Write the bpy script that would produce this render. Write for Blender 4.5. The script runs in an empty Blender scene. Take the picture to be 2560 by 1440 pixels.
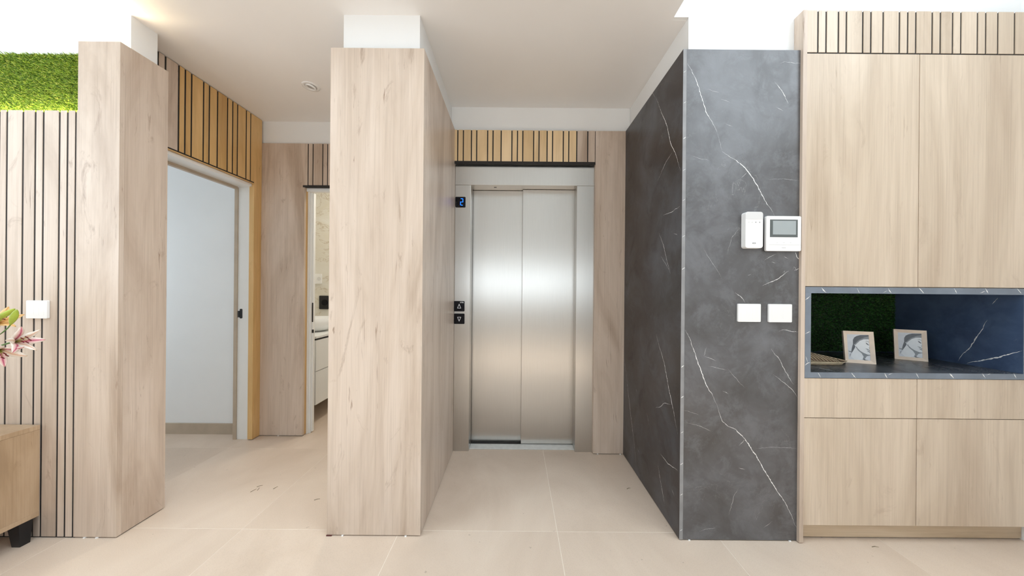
import bpy, bmesh, math, random
from mathutils import Vector, Matrix

random.seed(7)
S = bpy.context.scene
C = S.collection

# ------------------------------------------------------------------ camera
F, H = 785.0, 1.23            # focal length in pixels of the 2560 frame, eye height
TH = 0.0085                   # slight roll of the tripod head
CX, CY = 1287.0, 723.0        # where straight ahead falls in the frame
cam_d = bpy.data.cameras.new('camera')
cam_d.sensor_width = 36.0
cam_d.lens = 36.0 * F / 2560.0
cam_d.shift_x = -(CX - 1280.0) / 2560.0
cam_d.shift_y = (CY - 720.0) / 2560.0
cam_d.clip_start = 0.02
cam = bpy.data.objects.new('camera', cam_d)
C.objects.link(cam)
cam.matrix_world = Matrix.Translation((0, 0, H)) @ Matrix.Rotation(math.pi / 2, 4, 'X') @ Matrix.Rotation(TH, 4, 'Z')
S.camera = cam

# ------------------------------------------------------------------ sky and exposure
SKY = 4.6
w = bpy.data.worlds.new('sky')
w.use_nodes = True
w.node_tree.nodes['Background'].inputs[0].default_value = (0.83, 0.925, 1.0, 1)
w.node_tree.nodes['Background'].inputs[1].default_value = SKY
S.world = w
S.view_settings.view_transform = 'Standard'
S.view_settings.look = 'None'
S.view_settings.gamma = 1.0
S.view_settings.use_curve_mapping = False
S.view_settings.exposure = 0.10
S.cycles.max_bounces = 10
S.cycles.diffuse_bounces = 7
S.cycles.glossy_bounces = 5
S.cycles.use_denoising = True

ROOM_Y0, ROOM_X0, ROOM_X1, ROOM_Z1 = -3.8, -3.7, 2.545, 5.6
# openings of the glazed rear wall (x0, x1, z0, z1)
WINS = [(-1.9, -0.12, 1.05, 1.80), (0.02, 1.8, 1.05, 1.80)]
FILL_SKYL = (-3.4, 2.4, -0.7, 1.05)      # unseen roof opening added for fill light: x0, x1, y0, y1
WLF = (-0.8, 0.8, 1.25, 2.9)        # window in the left wall y0, y1, z0, z1
WR = (-2.2, 0.8, 2.75, 5.3)         # high window in the right wall y0, y1, z0, z1

# added sunlight, aimed through the roof opening so the floor bounces fill upward
fill_sun_d = bpy.data.lights.new('fill_sun', 'SUN'); fill_sun_d.energy = 4.2; fill_sun_d.angle = 0.03; fill_sun_d.color = (1.0, 0.98, 0.95)
fill_sun = bpy.data.objects.new('fill_sun', fill_sun_d); C.objects.link(fill_sun)
fill_sun.rotation_euler = (math.radians(-8), math.radians(3), 0)     # heads slightly towards -Y
def portal(name, loc, rot, sx, sy):
    l = bpy.data.lights.new(name, 'AREA')
    l.shape = 'RECTANGLE'; l.size = sx; l.size_y = sy
    l.cycles.is_portal = True
    o = bpy.data.objects.new(name, l); C.objects.link(o)
    o.location = loc; o.rotation_euler = rot
for i, (x0, x1, z0, z1) in enumerate(WINS):
    portal('daylight_portal', ((x0 + x1) / 2, ROOM_Y0 - 0.05, (z0 + z1) / 2), (math.pi / 2, 0, 0), x1 - x0, z1 - z0)
portal('daylight_portal', ((FILL_SKYL[0] + FILL_SKYL[1]) / 2, (FILL_SKYL[2] + FILL_SKYL[3]) / 2, ROOM_Z1 + .1), (0, 0, 0), FILL_SKYL[1] - FILL_SKYL[0], FILL_SKYL[3] - FILL_SKYL[2])
portal('daylight_portal', (ROOM_X0 - .1, (WLF[0] + WLF[1]) / 2, (WLF[2] + WLF[3]) / 2), (0, -math.pi / 2, 0), WLF[3] - WLF[2], WLF[1] - WLF[0])
portal('daylight_portal', (ROOM_X1 + .1, (WR[0] + WR[1]) / 2, (WR[2] + WR[3]) / 2), (0, math.pi / 2, 0), WR[3] - WR[2], WR[1] - WR[0])
portal('daylight_portal', (-4.45, 2.12, 1.5), (0, -math.pi / 2, 0), 1.0, 0.8)

# ------------------------------------------------------------------ pixel helpers (real distance always given)
def unroll(px, py):
    dx, dy = px - CX, py - CY
    return dx + TH * dy, dy - TH * dx
def P(px, py, Y):                      # point on the frontal plane at distance Y
    u, v = unroll(px, py)
    return Vector((u * Y / F, Y, H - v * Y / F))
def PX(px, py, X):                     # point on the side plane at X
    u, v = unroll(px, py)
    Y = X * F / u
    return Vector((X, Y, H - v * Y / F))
def PZ(px, py, z):                     # point on the level plane at z
    u, v = unroll(px, py)
    Y = (H - z) * F / v
    return Vector((u * Y / F, Y, z))

# ------------------------------------------------------------------ materials
def lin(c):
    return tuple((x / 255 / 12.92 if x / 255 <= 0.04045 else ((x / 255 + 0.055) / 1.055) ** 2.4) for x in c) + (1,)
def new_mat(name):
    m = bpy.data.materials.new(name); m.use_nodes = True
    nt = m.node_tree
    return m, nt, nt.nodes['Principled BSDF']
def plain(name, col, rough=0.5, metal=0.0, spec=0.5, vary=0.0, scale=6.0, emis=0.0):
    m, nt, b = new_mat(name)
    b.inputs['Roughness'].default_value = rough
    b.inputs['Metallic'].default_value = metal
    b.inputs['Specular IOR Level'].default_value = spec
    if vary:
        tc = nt.nodes.new('ShaderNodeTexCoord')
        n = nt.nodes.new('ShaderNodeTexNoise'); n.inputs['Scale'].default_value = scale; n.inputs['Detail'].default_value = 4
        r = nt.nodes.new('ShaderNodeValToRGB')
        r.color_ramp.elements[0].position = 0.35; r.color_ramp.elements[1].position = 0.65
        r.color_ramp.elements[0].color = tuple(c * (1 - vary) for c in col[:3]) + (1,)
        r.color_ramp.elements[1].color = tuple(min(1, c * (1 + vary)) for c in col[:3]) + (1,)
        nt.links.new(tc.outputs['Object'], n.inputs['Vector'])
        nt.links.new(n.outputs['Fac'], r.inputs['Fac'])
        nt.links.new(r.outputs['Color'], b.inputs['Base Color'])
    else:
        b.inputs['Base Color'].default_value = tuple(col[:3]) + (1,)
    if emis:
        b.inputs['Emission Color'].default_value = tuple(col[:3]) + (1,)
        b.inputs['Emission Strength'].default_value = emis
    return m

def coords(nt, mode='Object', spread=True):
    tc = nt.nodes.new('ShaderNodeTexCoord')
    if not spread:
        return tc.outputs[mode]
    oi = nt.nodes.new('ShaderNodeObjectInfo')
    mul = nt.nodes.new('ShaderNodeVectorMath'); mul.operation = 'SCALE'; mul.inputs[0].default_value = (17.3, 29.1, 11.7)
    nt.links.new(oi.outputs['Random'], mul.inputs['Scale'])
    add = nt.nodes.new('ShaderNodeVectorMath'); add.operation = 'ADD'
    nt.links.new(tc.outputs[mode], add.inputs[0]); nt.links.new(mul.outputs[0], add.inputs[1])
    return add.outputs[0]
def mapped(nt, vec, sc):
    mp = nt.nodes.new('ShaderNodeMapping'); mp.inputs['Scale'].default_value = sc
    nt.links.new(vec, mp.inputs['Vector']); return mp.outputs[0]
def noise(nt, vec, scale, detail=4, rough=0.55, dist=0.0):
    n = nt.nodes.new('ShaderNodeTexNoise')
    n.inputs['Scale'].default_value = scale; n.inputs['Detail'].default_value = detail
    n.inputs['Roughness'].default_value = rough; n.inputs['Distortion'].default_value = dist
    nt.links.new(vec, n.inputs['Vector']); return n.outputs['Fac']
def ramp(nt, fac, stops):
    r = nt.nodes.new('ShaderNodeValToRGB')
    e = r.color_ramp.elements
    while len(e) < len(stops): e.new(0.5)
    for k, (p, c) in enumerate(stops):
        e[k].position = p; e[k].color = tuple(c[:3]) + (1,)
    nt.links.new(fac, r.inputs['Fac']); return r.outputs['Color']
def mix(nt, fac, a, b, mode='MIX'):
    m = nt.nodes.new('ShaderNodeMix'); m.data_type = 'RGBA'; m.blend_type = mode
    for s, v in ((m.inputs[0], fac), (m.inputs[6], a), (m.inputs[7], b)):
        if isinstance(v, (int, float)): s.default_value = v
        elif isinstance(v, tuple): s.default_value = tuple(v[:3]) + (1,)
        else: nt.links.new(v, s)
    return m.outputs[2]

def wood(name, light, mid, dark, axis=2, rough=0.34, fleck=0.85, spec=0.40):
    m, nt, b = new_mat(name)
    v = coords(nt)
    def sc(k):
        s = [1.0, 1.0, 1.0]; s[axis] = k; return tuple(s)
    broad = noise(nt, mapped(nt, v, sc(0.17)), 3.6, 6, 0.60, 1.3)
    base = ramp(nt, broad, [(0.34, dark), (0.49, mid), (0.64, light)])
    med = noise(nt, mapped(nt, v, sc(0.035)), 24.0, 5, 0.62, 0.5)
    base = mix(nt, 1.0, base, ramp(nt, med, [(0.32, (0.90, 0.885, 0.87)), (0.52, (1, 1, 1)), (0.72, (1.03, 1.03, 1.03))]), 'MULTIPLY')
    fine = noise(nt, mapped(nt, v, sc(0.014)), 170.0, 3, 0.6, 0.2)
    col = mix(nt, 0.55, base, ramp(nt, fine, [(0.30, (0.80, 0.78, 0.76)), (0.52, (1, 1, 1))]), 'MULTIPLY')
    # soft knots and short dark flecks drawn out along the grain
    kn = noise(nt, mapped(nt, v, sc(0.33)), 6.0, 6, 0.68, 2.4)
    knm = ramp(nt, kn, [(0.60, (0, 0, 0)), (0.74, (0.75, 0.75, 0.75))])
    cr = noise(nt, mapped(nt, v, sc(0.075)), 48.0, 4, 0.6, 1.2)
    crm = ramp(nt, cr, [(0.625, (0, 0, 0)), (0.70, (1, 1, 1))])
    gate = ramp(nt, noise(nt, mapped(nt, v, sc(0.6)), 5.0, 3, 0.55), [(0.53, (0, 0, 0)), (0.64, (1, 1, 1))])
    crm = mix(nt, 1.0, crm, gate, 'MULTIPLY')
    kk = mix(nt, 1.0, knm, crm, 'ADD')
    kd = tuple(c * f for c, f in zip(dark[:3], (0.58, 0.50, 0.44)))
    km = nt.nodes.new('ShaderNodeMath'); km.operation = 'MULTIPLY'; km.inputs[1].default_value = fleck; km.use_clamp = True
    nt.links.new(kk, km.inputs[0])
    col = mix(nt, km.outputs[0], col, kd)
    nt.links.new(col, b.inputs['Base Color'])
    b.inputs['Roughness'].default_value = rough
    b.inputs['Specular IOR Level'].default_value = spec
    return m

def stone(name, a, bcol, c, rough=0.33, scale=2.6, speck=0.5, spec=0.6, bumps=True):
    m, nt, b = new_mat(name)
    v = coords(nt)
    n1 = noise(nt, v, scale, 9, 0.62, 0.5)
    col = ramp(nt, n1, [(0.32, a), (0.5, bcol), (0.68, c)])
    n2 = noise(nt, v, scale * 2.4, 12, 0.74, 0.35)
    patch = ramp(nt, n2, [(0.50, (0, 0, 0)), (0.60, (1, 1, 1))])
    pm = nt.nodes.new('ShaderNodeMath'); pm.operation = 'MULTIPLY'; pm.inputs[1].default_value = speck
    nt.links.new(patch, pm.inputs[0])
    col = mix(nt, pm.outputs[0], col, c)
    n5 = noise(nt, mapped(nt, v, (1, 1, 0.7)), scale * 1.9, 8, 0.66, 0.8)
    sm = ramp(nt, n5, [(0.54, (0, 0, 0)), (0.66, (0.42, 0.42, 0.42))])
    col = mix(nt, sm, col, tuple(x * 0.8 for x in a[:3]))
    # hairline veining
    n3 = noise(nt, v, 2.3, 7, 0.6, 1.6)
    vein = ramp(nt, n3, [(0.4975, (0, 0, 0)), (0.5, (0.22, 0.22, 0.22)), (0.5025, (0, 0, 0))])
    n4 = noise(nt, v, 3.1, 3, 0.5, 0.0)
    gate = ramp(nt, n4, [(0.58, (0, 0, 0)), (0.70, (1, 1, 1))])
    g = mix(nt, 1.0, vein, gate, 'MULTIPLY')
    col = mix(nt, g, col, (0.62, 0.62, 0.6))
    nt.links.new(col, b.inputs['Base Color'])
    rr = mix(nt, sm, ramp(nt, n2, [(0.35, (rough - 0.04,) * 3), (0.65, (rough + 0.04,) * 3)]), (rough + 0.16,) * 3)
    nt.links.new(rr, b.inputs['Roughness'])
    b.inputs['Specular IOR Level'].default_value = spec
    return m

M = {}
M['white'] = plain('white_plaster', (0.84, 0.85, 0.85), 0.6, vary=0.012, scale=3)
M['ceil'] = plain('ceiling_paint', (0.87, 0.86, 0.85), 0.65, vary=0.01, scale=2)
M['whitelac'] = plain('white_lacquer', (0.82, 0.83, 0.82), 0.3, vary=0.01)
M['wood'] = wood('greige_oak_laminate', (0.67, 0.563, 0.475), (0.60, 0.492, 0.402), (0.465, 0.362, 0.282))
M['cabwood'] = wood('sand_oak_laminate', (0.68, 0.565, 0.445), (0.61, 0.50, 0.385), (0.53, 0.42, 0.315), fleck=0.5)
M['slat'] = wood('honey_oak_slat', (0.76, 0.51, 0.235), (0.68, 0.44, 0.185), (0.56, 0.345, 0.13), fleck=0.3)
M['slat_lit'] = wood('honey_oak_slat_lit', (0.86, 0.66, 0.41), (0.78, 0.58, 0.34), (0.68, 0.49, 0.27), fleck=0.25)  # honey slat brightened in colour to stand in for missing lobby light
M['console'] = wood('console_oak', (0.52, 0.375, 0.245), (0.45, 0.315, 0.195), (0.35, 0.235, 0.14), fleck=0.6)
M['plinth'] = wood('sand_oak_plinth', (0.60, 0.48, 0.35), (0.54, 0.42, 0.29), (0.45, 0.34, 0.23), axis=0, fleck=0.2)
M['edge'] = plain('oak_edge_band', (0.66, 0.55, 0.43), 0.5, vary=0.03, scale=20)
M['dark'] = plain('black_groove', (0.018, 0.015, 0.014), 0.7, vary=0.1)
M['black'] = plain('black_metal', (0.010, 0.010, 0.012), 0.4, vary=0.1)
M['blackgl'] = plain('black_glass', (0.006, 0.006, 0.009), 0.18, spec=0.25, vary=0.05)
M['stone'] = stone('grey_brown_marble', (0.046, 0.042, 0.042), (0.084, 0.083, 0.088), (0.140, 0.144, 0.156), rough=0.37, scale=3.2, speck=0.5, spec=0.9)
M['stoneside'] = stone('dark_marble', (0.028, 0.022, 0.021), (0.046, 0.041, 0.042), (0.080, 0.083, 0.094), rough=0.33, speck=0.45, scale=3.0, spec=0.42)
M['niche'] = stone('navy_slate', (0.034, 0.055, 0.112), (0.058, 0.092, 0.170), (0.098, 0.145, 0.240), rough=0.33, speck=0.25)
M['nicheedge'] = plain('grey_slate_edge', (0.17, 0.20, 0.245), 0.4, vary=0.12, scale=9)
M['vein'] = plain('white_vein', (0.80, 0.80, 0.79), 0.4, vary=0.12, scale=60)
M['grout'] = plain('light_grout', (0.86, 0.78, 0.68), 0.8, vary=0.05, scale=40)
M['beige'] = plain('beige_tile_skirting', (0.47, 0.39, 0.30), 0.5, vary=0.08, scale=7)
M['plastic'] = plain('white_plastic', (0.86, 0.86, 0.855), 0.35, vary=0.008)
M['greyplastic'] = plain('pale_grey_plastic', (0.70, 0.70, 0.70), 0.5, vary=0.01)
M['mark'] = plain('grey_print', (0.32, 0.32, 0.33), 0.6, vary=0.05)
M['white_print'] = plain('white_print', (0.85, 0.86, 0.9), 0.5, vary=0.02)
M['blue_led'] = plain('blue_display_segment', (0.02, 0.24, 1.0), 0.5, emis=1.3)
M['led'] = plain('warm_led', (1.0, 0.78, 0.45), 0.5, emis=230.0)
M['ledgrass'] = plain('warm_led_under_grass', (1.0, 0.88, 0.50), 0.5, emis=75.0)
M['chrome'] = plain('satin_aluminium', (0.62, 0.62, 0.61), 0.3, metal=1.0, vary=0.03)
M['sill'] = plain('pale_aluminium_sill', (0.70, 0.71, 0.70), 0.4, metal=0.4, vary=0.05, scale=30)
M['ceramic'] = plain('white_ceramic', (0.86, 0.87, 0.87), 0.15, vary=0.01)
M['framewood'] = plain('pale_ash_frame', (0.90, 0.76, 0.63), 0.5, vary=0.04, scale=30)
M['rattan'] = plain('pale_rattan', (0.62, 0.50, 0.34), 0.7, vary=0.15, scale=40)
M['rattandark'] = plain('brown_rattan', (0.20, 0.13, 0.08), 0.8, vary=0.15, scale=40)
M['stem'] = plain('green_stem', (0.10, 0.20, 0.05), 0.5, vary=0.15, scale=30)
M['bud'] = plain('green_bud', (0.36, 0.46, 0.05), 0.4, vary=0.2, scale=25)
M['anther'] = plain('dark_red_anther', (0.16, 0.01, 0.012), 0.8, vary=0.2, scale=50)
M['clipping'] = plain('dry_grass', (0.16, 0.12, 0.06), 0.8, vary=0.2, scale=90)
M['vase'] = plain('white_glazed_vase', (0.7, 0.7, 0.68), 0.2, vary=0.02)

def tile_mat():
    m, nt, b = new_mat('beige_porcelain')
    v = coords(nt)
    n1 = noise(nt, mapped(nt, v, (1, 0.6, 1)), 2.2, 6, 0.6, 0.8)
    col = ramp(nt, n1, [(0.3, (0.605, 0.487, 0.385)), (0.52, (0.665, 0.543, 0.437)), (0.7, (0.705, 0.585, 0.475))])
    n2 = noise(nt, v, 260, 2, 0.5)
    col = mix(nt, 0.5, col, ramp(nt, n2, [(0.3, (0.86, 0.85, 0.84)), (0.5, (1, 1, 1))]), 'MULTIPLY')
    n3 = noise(nt, v, 38, 3, 0.5)
    col = mix(nt, ramp(nt, n3, [(0.735, (0, 0, 0)), (0.76, (0.5, 0.5, 0.5))]), col, (0.30, 0.23, 0.17))
    nt.links.new(col, b.inputs['Base Color'])
    b.inputs['Roughness'].default_value = 0.42
    b.inputs['Specular IOR Level'].default_value = 0.4
    return m
M['tile'] = tile_mat()

def steel_mat():
    m, nt, b = new_mat('brushed_steel')
    v = coords(nt)
    n = noise(nt, mapped(nt, v, (1, 1, 0.012)), 420, 2, 0.5)
    col = ramp(nt, n, [(0.3, (0.575, 0.555, 0.525)), (0.7, (0.605, 0.585, 0.555))])
    nt.links.new(col, b.inputs['Base Color'])
    b.inputs['Metallic'].default_value = 1.0
    rr = ramp(nt, n, [(0.3, (0.285,) * 3), (0.7, (0.305,) * 3)])
    nt.links.new(rr, b.inputs['Roughness'])
    b.inputs['Anisotropic'].default_value = 0.55
    t = nt.nodes.new('ShaderNodeTangent'); t.direction_type = 'RADIAL'; t.axis = 'Z'
    nt.links.new(t.outputs[0], b.inputs['Tangent'])
    return m
M['steel'] = steel_mat()

def bath_tile():
    m, nt, b = new_mat('cream_marble_tile')
    v = coords(nt, spread=False)
    n1 = noise(nt, mapped(nt, v, (1, 1, 1.6)), 1.9, 8, 0.6, 1.8)
    col = ramp(nt, n1, [(0.40, (0.72, 0.68, 0.58)), (0.490, (0.74, 0.71, 0.63)), (0.50, (0.55, 0.47, 0.36)), (0.510, (0.74, 0.71, 0.63)), (0.7, (0.80, 0.79, 0.74))])
    nt.links.new(col, b.inputs['Base Color']); b.inputs['Roughness'].default_value = 0.2
    return m
M['bathtile'] = bath_tile()

def grass_mat(name, cols):
    m, nt, b = new_mat(name)
    g = nt.nodes.new('ShaderNodeNewGeometry')
    col = ramp(nt, g.outputs['Random Per Island'], [(0.0, cols[0]), (0.5, cols[1]), (0.85, cols[2]), (1.0, cols[3])])
    nt.links.new(col, b.inputs['Base Color'])
    b.inputs['Roughness'].default_value = 0.55
    return m
M['grass'] = grass_mat('artificial_grass', [(0.07, 0.15, 0.012), (0.20, 0.35, 0.025), (0.42, 0.54, 0.05), (0.62, 0.62, 0.16)])
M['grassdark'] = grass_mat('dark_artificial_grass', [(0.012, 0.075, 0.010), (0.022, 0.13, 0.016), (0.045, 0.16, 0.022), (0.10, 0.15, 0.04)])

def petal_mat(name, edge, mid, heart):
    m, nt, b = new_mat(name)
    uv = nt.nodes.new('ShaderNodeUVMap'); uv.uv_map = 'UVMap'
    sp = nt.nodes.new('ShaderNodeSeparateXYZ'); nt.links.new(uv.outputs[0], sp.inputs[0])
    col = ramp(nt, sp.outputs['X'], [(0.08, edge), (0.33, mid), (0.5, heart), (0.67, mid), (0.92, edge)])
    col2 = ramp(nt, sp.outputs['Y'], [(0.0, (0.55, 0.60, 0.12)), (0.25, (1, 1, 1)), (0.9, (1, 1, 1)), (1.0, (1, 0.95, 0.85))])
    nt.links.new(mix(nt, 1.0, col, col2, 'MULTIPLY'), b.inputs['Base Color'])
    b.inputs['Roughness'].default_value = 0.45
    b.inputs['Subsurface Weight'].default_value = 0.0
    return m
M['petalpink'] = petal_mat('pink_striped_petal', (0.86, 0.78, 0.70), (0.82, 0.50, 0.50), (0.48, 0.02, 0.12))
M['petalwhite'] = petal_mat('cream_petal', (0.88, 0.84, 0.78), (0.84, 0.72, 0.62), (0.72, 0.42, 0.28))
M['petalorange'] = petal_mat('amber_petal', (0.80, 0.56, 0.26), (0.76, 0.46, 0.18), (0.62, 0.26, 0.06))

# ------------------------------------------------------------------ mesh helpers
WL = {}                                   # world location of each object
def wl(o): return WL.get(o.name, Vector((0, 0, 0)))
class MB:
    def __init__(s): s.v, s.f, s.mi, s.uv = [], [], [], None
    def add(s, vs, fs, mi=0):
        n = len(s.v); s.v += [Vector(p) for p in vs]
        s.f += [tuple(i + n for i in f) for f in fs]; s.mi += [mi] * len(fs); return s
    def box(s, x0, x1, y0, y1, z0, z1, mi=0):
        vs = [(x, y, z) for z in (z0, z1) for y in (y0, y1) for x in (x0, x1)]
        return s.add(vs, [(0, 2, 3, 1), (4, 5, 7, 6), (0, 1, 5, 4), (2, 6, 7, 3), (0, 4, 6, 2), (1, 3, 7, 5)], mi)
    def prism(s, pts, vec, mi=0):         # polygon extruded along vec
        n = len(pts); vec = Vector(vec); pts = [Vector(p) for p in pts]
        fs = [tuple(range(n - 1, -1, -1)), tuple(range(n, 2 * n))]
        fs += [(i, (i + 1) % n, n + (i + 1) % n, n + i) for i in range(n)]
        return s.add(pts + [p + vec for p in pts], fs, mi)
    def tube(s, pts, r, seg=8, mi=0, r1=None):
        pts = [Vector(p) for p in pts]; n = len(pts); vs = []; fs = []
        for i, p in enumerate(pts):
            t = (pts[min(i + 1, n - 1)] - pts[max(i - 1, 0)]).normalized()
            a = t.orthogonal().normalized(); b = t.cross(a)
            rr = r if r1 is None else r + (r1 - r) * i / max(1, n - 1)
            for k in range(seg):
                an = 2 * math.pi * k / seg
                vs.append(p + (a * math.cos(an) + b * math.sin(an)) * rr)
        for i in range(n - 1):
            for k in range(seg):
                fs.append((i * seg + k, i * seg + (k + 1) % seg, (i + 1) * seg + (k + 1) % seg, (i + 1) * seg + k))
        fs += [tuple(range(seg - 1, -1, -1)), tuple((n - 1) * seg + k for k in range(seg))]
        return s.add(vs, fs, mi)
    def lathe(s, prof, c, seg=40, mi=0, ax=1.0, ay=1.0):
        c = Vector(c); n = len(prof); vs = []; fs = []
        for r, z in prof:
            for k in range(seg):
                an = 2 * math.pi * k / seg
                vs.append(c + Vector((r * ax * math.cos(an), r * ay * math.sin(an), z)))
        for i in range(n - 1):
            for k in range(seg):
                fs.append((i * seg + k, i * seg + (k + 1) % seg, (i + 1) * seg + (k + 1) % seg, (i + 1) * seg + k))
        return s.add(vs, fs, mi)
    def build(s, name, mat, parent=None, bevel=0.0, seg=2, smooth=False, mats=None, kind=None, fix=True):
        vs = s.v
        lo = Vector((min(p.x for p in vs), min(p.y for p in vs), min(p.z for p in vs)))
        hi = Vector((max(p.x for p in vs), max(p.y for p in vs), max(p.z for p in vs)))
        o0 = Vector(((lo.x + hi.x) / 2, (lo.y + hi.y) / 2, lo.z))
        me = bpy.data.meshes.new(name)
        me.from_pydata([tuple(p - o0) for p in vs], [], s.f)
        for mm in (mats or [mat]): me.materials.append(M[mm])
        if mats: me.polygons.foreach_set('material_index', s.mi)
        if s.uv:
            l = me.uv_layers.new(name='UVMap')
            for lp in me.loops: l.data[lp.index].uv = s.uv[lp.vertex_index]
        if fix or bevel:
            bm = bmesh.new(); bm.from_mesh(me)
            if fix: bmesh.ops.recalc_face_normals(bm, faces=bm.faces)
            if bevel:
                bmesh.ops.bevel(bm, geom=list(bm.edges), offset=bevel, segments=seg, affect='EDGES', profile=0.5, clamp_overlap=True)
            bm.to_mesh(me); bm.free()
        if smooth: me.polygons.foreach_set('use_smooth', [True] * len(me.polygons))
        o = bpy.data.objects.new(name, me); C.objects.link(o)
        if parent is not None:
            o.parent = parent; o.location = o0 - wl(parent)
        else: o.location = o0
        WL[o.name] = o0
        if kind: o['kind'] = kind
        return o
def box(name, mat, x0, x1, y0, y1, z0, z1, parent=None, bevel=0.0, kind=None, seg=2):
    return MB().box(x0, x1, y0, y1, z0, z1).build(name, mat, parent, bevel, seg, kind=kind)
def tag(o, label, cat, group=None):
    o['label'] = label; o['category'] = cat
    if group: o['group'] = group
    return o
def struct(o, label=None):
    o['kind'] = 'structure'
    if label: o['label'] = label
    return o
def thing(name, loc, label, cat, group=None):
    o = bpy.data.objects.new(name, None); C.objects.link(o)
    o.location = loc; o.empty_display_size = 0.05; WL[o.name] = Vector(loc)
    return tag(o, label, cat, group)
def rrect(c, ux, uz, w, h, r, n=5):       # rounded rectangle around c
    pts = []
    for sx, sz, a0 in ((1, 1, 0), (-1, 1, 90), (-1, -1, 180), (1, -1, 270)):
        for k in range(n + 1):
            a = math.radians(a0 + 90 * k / n)
            pts.append(c + ux * (sx * (w / 2 - r) + r * math.cos(a)) + uz * (sz * (h / 2 - r) + r * math.sin(a)))
    return pts
UX, UY, UZ = Vector((1, 0, 0)), Vector((0, 1, 0)), Vector((0, 0, 1))

def veins(name, lines, nrm, parent, width=0.0022, seed=1, wob=0.004, mat='vein'):
    """light mineral veins lying in a slab face: lines are 3-D polylines in the plane of the slab"""
    rnd = random.Random(seed); nrm = Vector(nrm).normalized()
    for ln in lines:
        mb = MB(); wd = width
        if isinstance(ln, tuple): ln, wd = ln[0], ln[1] * width
        pts = []
        for a, b in zip(ln[:-1], ln[1:]):
            n = max(2, int((b - a).length / 0.006))
            for k in range(n): pts.append(a.lerp(b, k / n))
        pts.append(ln[-1])
        n = len(pts); vs = []; fs = []
        off = 0.0
        for i, p in enumerate(pts):
            t = (pts[min(i + 1, n - 1)] - pts[max(i - 1, 0)]).normalized()
            sd = t.cross(nrm).normalized()
            off = off * 0.6 + rnd.uniform(-wob, wob) * 0.4
            f = min(1.0, 2.6 * i / n + 0.10, 2.6 * (n - 1 - i) / n + 0.10) * rnd.uniform(0.35, 1.3)
            c = p + sd * off + nrm * 0.00035
            vs += [c + sd * wd * f * 0.5, c - sd * wd * f * 0.5]
        for i in range(n - 1): fs.append((2 * i, 2 * i + 1, 2 * i + 3, 2 * i + 2))
        mb.add(vs, fs).build(name, mat, parent, fix=False)

def slats(parent, mat, edges, face, depth, z0, z1, axis='x', gap=0.0085, name='slat'):
    """vertical slats between groove centres 'edges' standing proud of a black backing"""
    for a, b in zip(edges[:-1], edges[1:]):
        lo, hi = min(a, b) + gap / 2, max(a, b) - gap / 2
        if axis == 'x': box(name, mat, lo, hi, face, face + depth, z0, z1, parent)
        else: box(name, mat, face - depth, face, lo, hi, z0, z1, parent)

ZC = 2.61      # soffit height
ZP = 2.42      # top of the wood and marble cladding
# planes
YL, YP, YM, YCAB = 1.53, 1.557, 1.547, 1.535
YLIFT = 2.35
YB = 2.596
XL = -2.10

# ================================================================== FLOOR
fl = struct(box('floor', 'grout', -5.0, 3.2, -4.2, 4.6, -0.12, -0.0006), 'large beige porcelain floor tiles with pale grout')
tile_me = None
for i in range(-6, 4):
    for j in range(-7, 4):
        x0, y0 = 0.226 + 0.8 * i, 1.596 + 0.8 * j
        if x0 > 2.6 or x0 < -4.7: continue
        if tile_me is None:
            t = MB().box(x0 + .0012, x0 + .7988, y0 + .0012, y0 + .7988, -0.0105, 0).build('tile', 'tile', fl); tile_me = t.data
        else:
            t = bpy.data.objects.new('tile', tile_me); C.objects.link(t); t.parent = fl
            t.location = Vector((x0 + .4, y0 + .4, -0.0105)) - wl(fl)

# ================================================================== ROOM SHELL
# rear glazed wall behind the viewer
rw = MB()
for z0, z1 in ((0, WINS[0][2]), (WINS[0][3], ROOM_Z1)):
    rw.box(ROOM_X0, ROOM_X1, ROOM_Y0 - .2, ROOM_Y0, z0, z1)
for A, B in ((WINS[0], WINS[1]),):
    for x0, x1 in ((ROOM_X0, A[0]), (A[1], B[0]), (B[1], ROOM_X1)):
        rw.box(x0, x1, ROOM_Y0 - .2, ROOM_Y0, A[2], A[3])
M['greige'] = plain('greige_wall_paint', (0.58, 0.565, 0.54), 0.6, vary=0.02)
struct(rw.build('wall_rear', 'greige'), 'greige rear wall with a row of windows')
for k, (x0, x1, z0, z1) in enumerate(WINS):
    fr = MB(); t = 0.05
    fr.box(x0, x1, ROOM_Y0 - .13, ROOM_Y0 - .07, z0, z0 + t); fr.box(x0, x1, ROOM_Y0 - .13, ROOM_Y0 - .07, z1 - t, z1)
    fr.box(x0, x0 + t, ROOM_Y0 - .13, ROOM_Y0 - .07, z0 + t, z1 - t); fr.box(x1 - t, x1, ROOM_Y0 - .13, ROOM_Y0 - .07, z0 + t, z1 - t)
    struct(fr.build('window_%d' % (k + 1), 'whitelac'), 'white window frame in the rear wall')
wrt = MB()
wrt.box(ROOM_X1, ROOM_X1 + .2, ROOM_Y0 - .2, 2.2, 0, WR[2]); wrt.box(ROOM_X1, ROOM_X1 + .2, ROOM_Y0 - .2, 2.2, WR[3], ROOM_Z1)
wrt.box(ROOM_X1, ROOM_X1 + .2, ROOM_Y0 - .2, WR[0], WR[2], WR[3]); wrt.box(ROOM_X1, ROOM_X1 + .2, WR[1], 2.2, WR[2], WR[3])
struct(wrt.build('wall_right', 'white'), 'white side wall at the cabinet with a high window')
wlt = MB()
wlt.box(ROOM_X0 - .2, ROOM_X0, ROOM_Y0 - .2, 1.62, 0, WLF[2]); wlt.box(ROOM_X0 - .2, ROOM_X0, ROOM_Y0 - .2, 1.62, WLF[3], ROOM_Z1)
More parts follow.
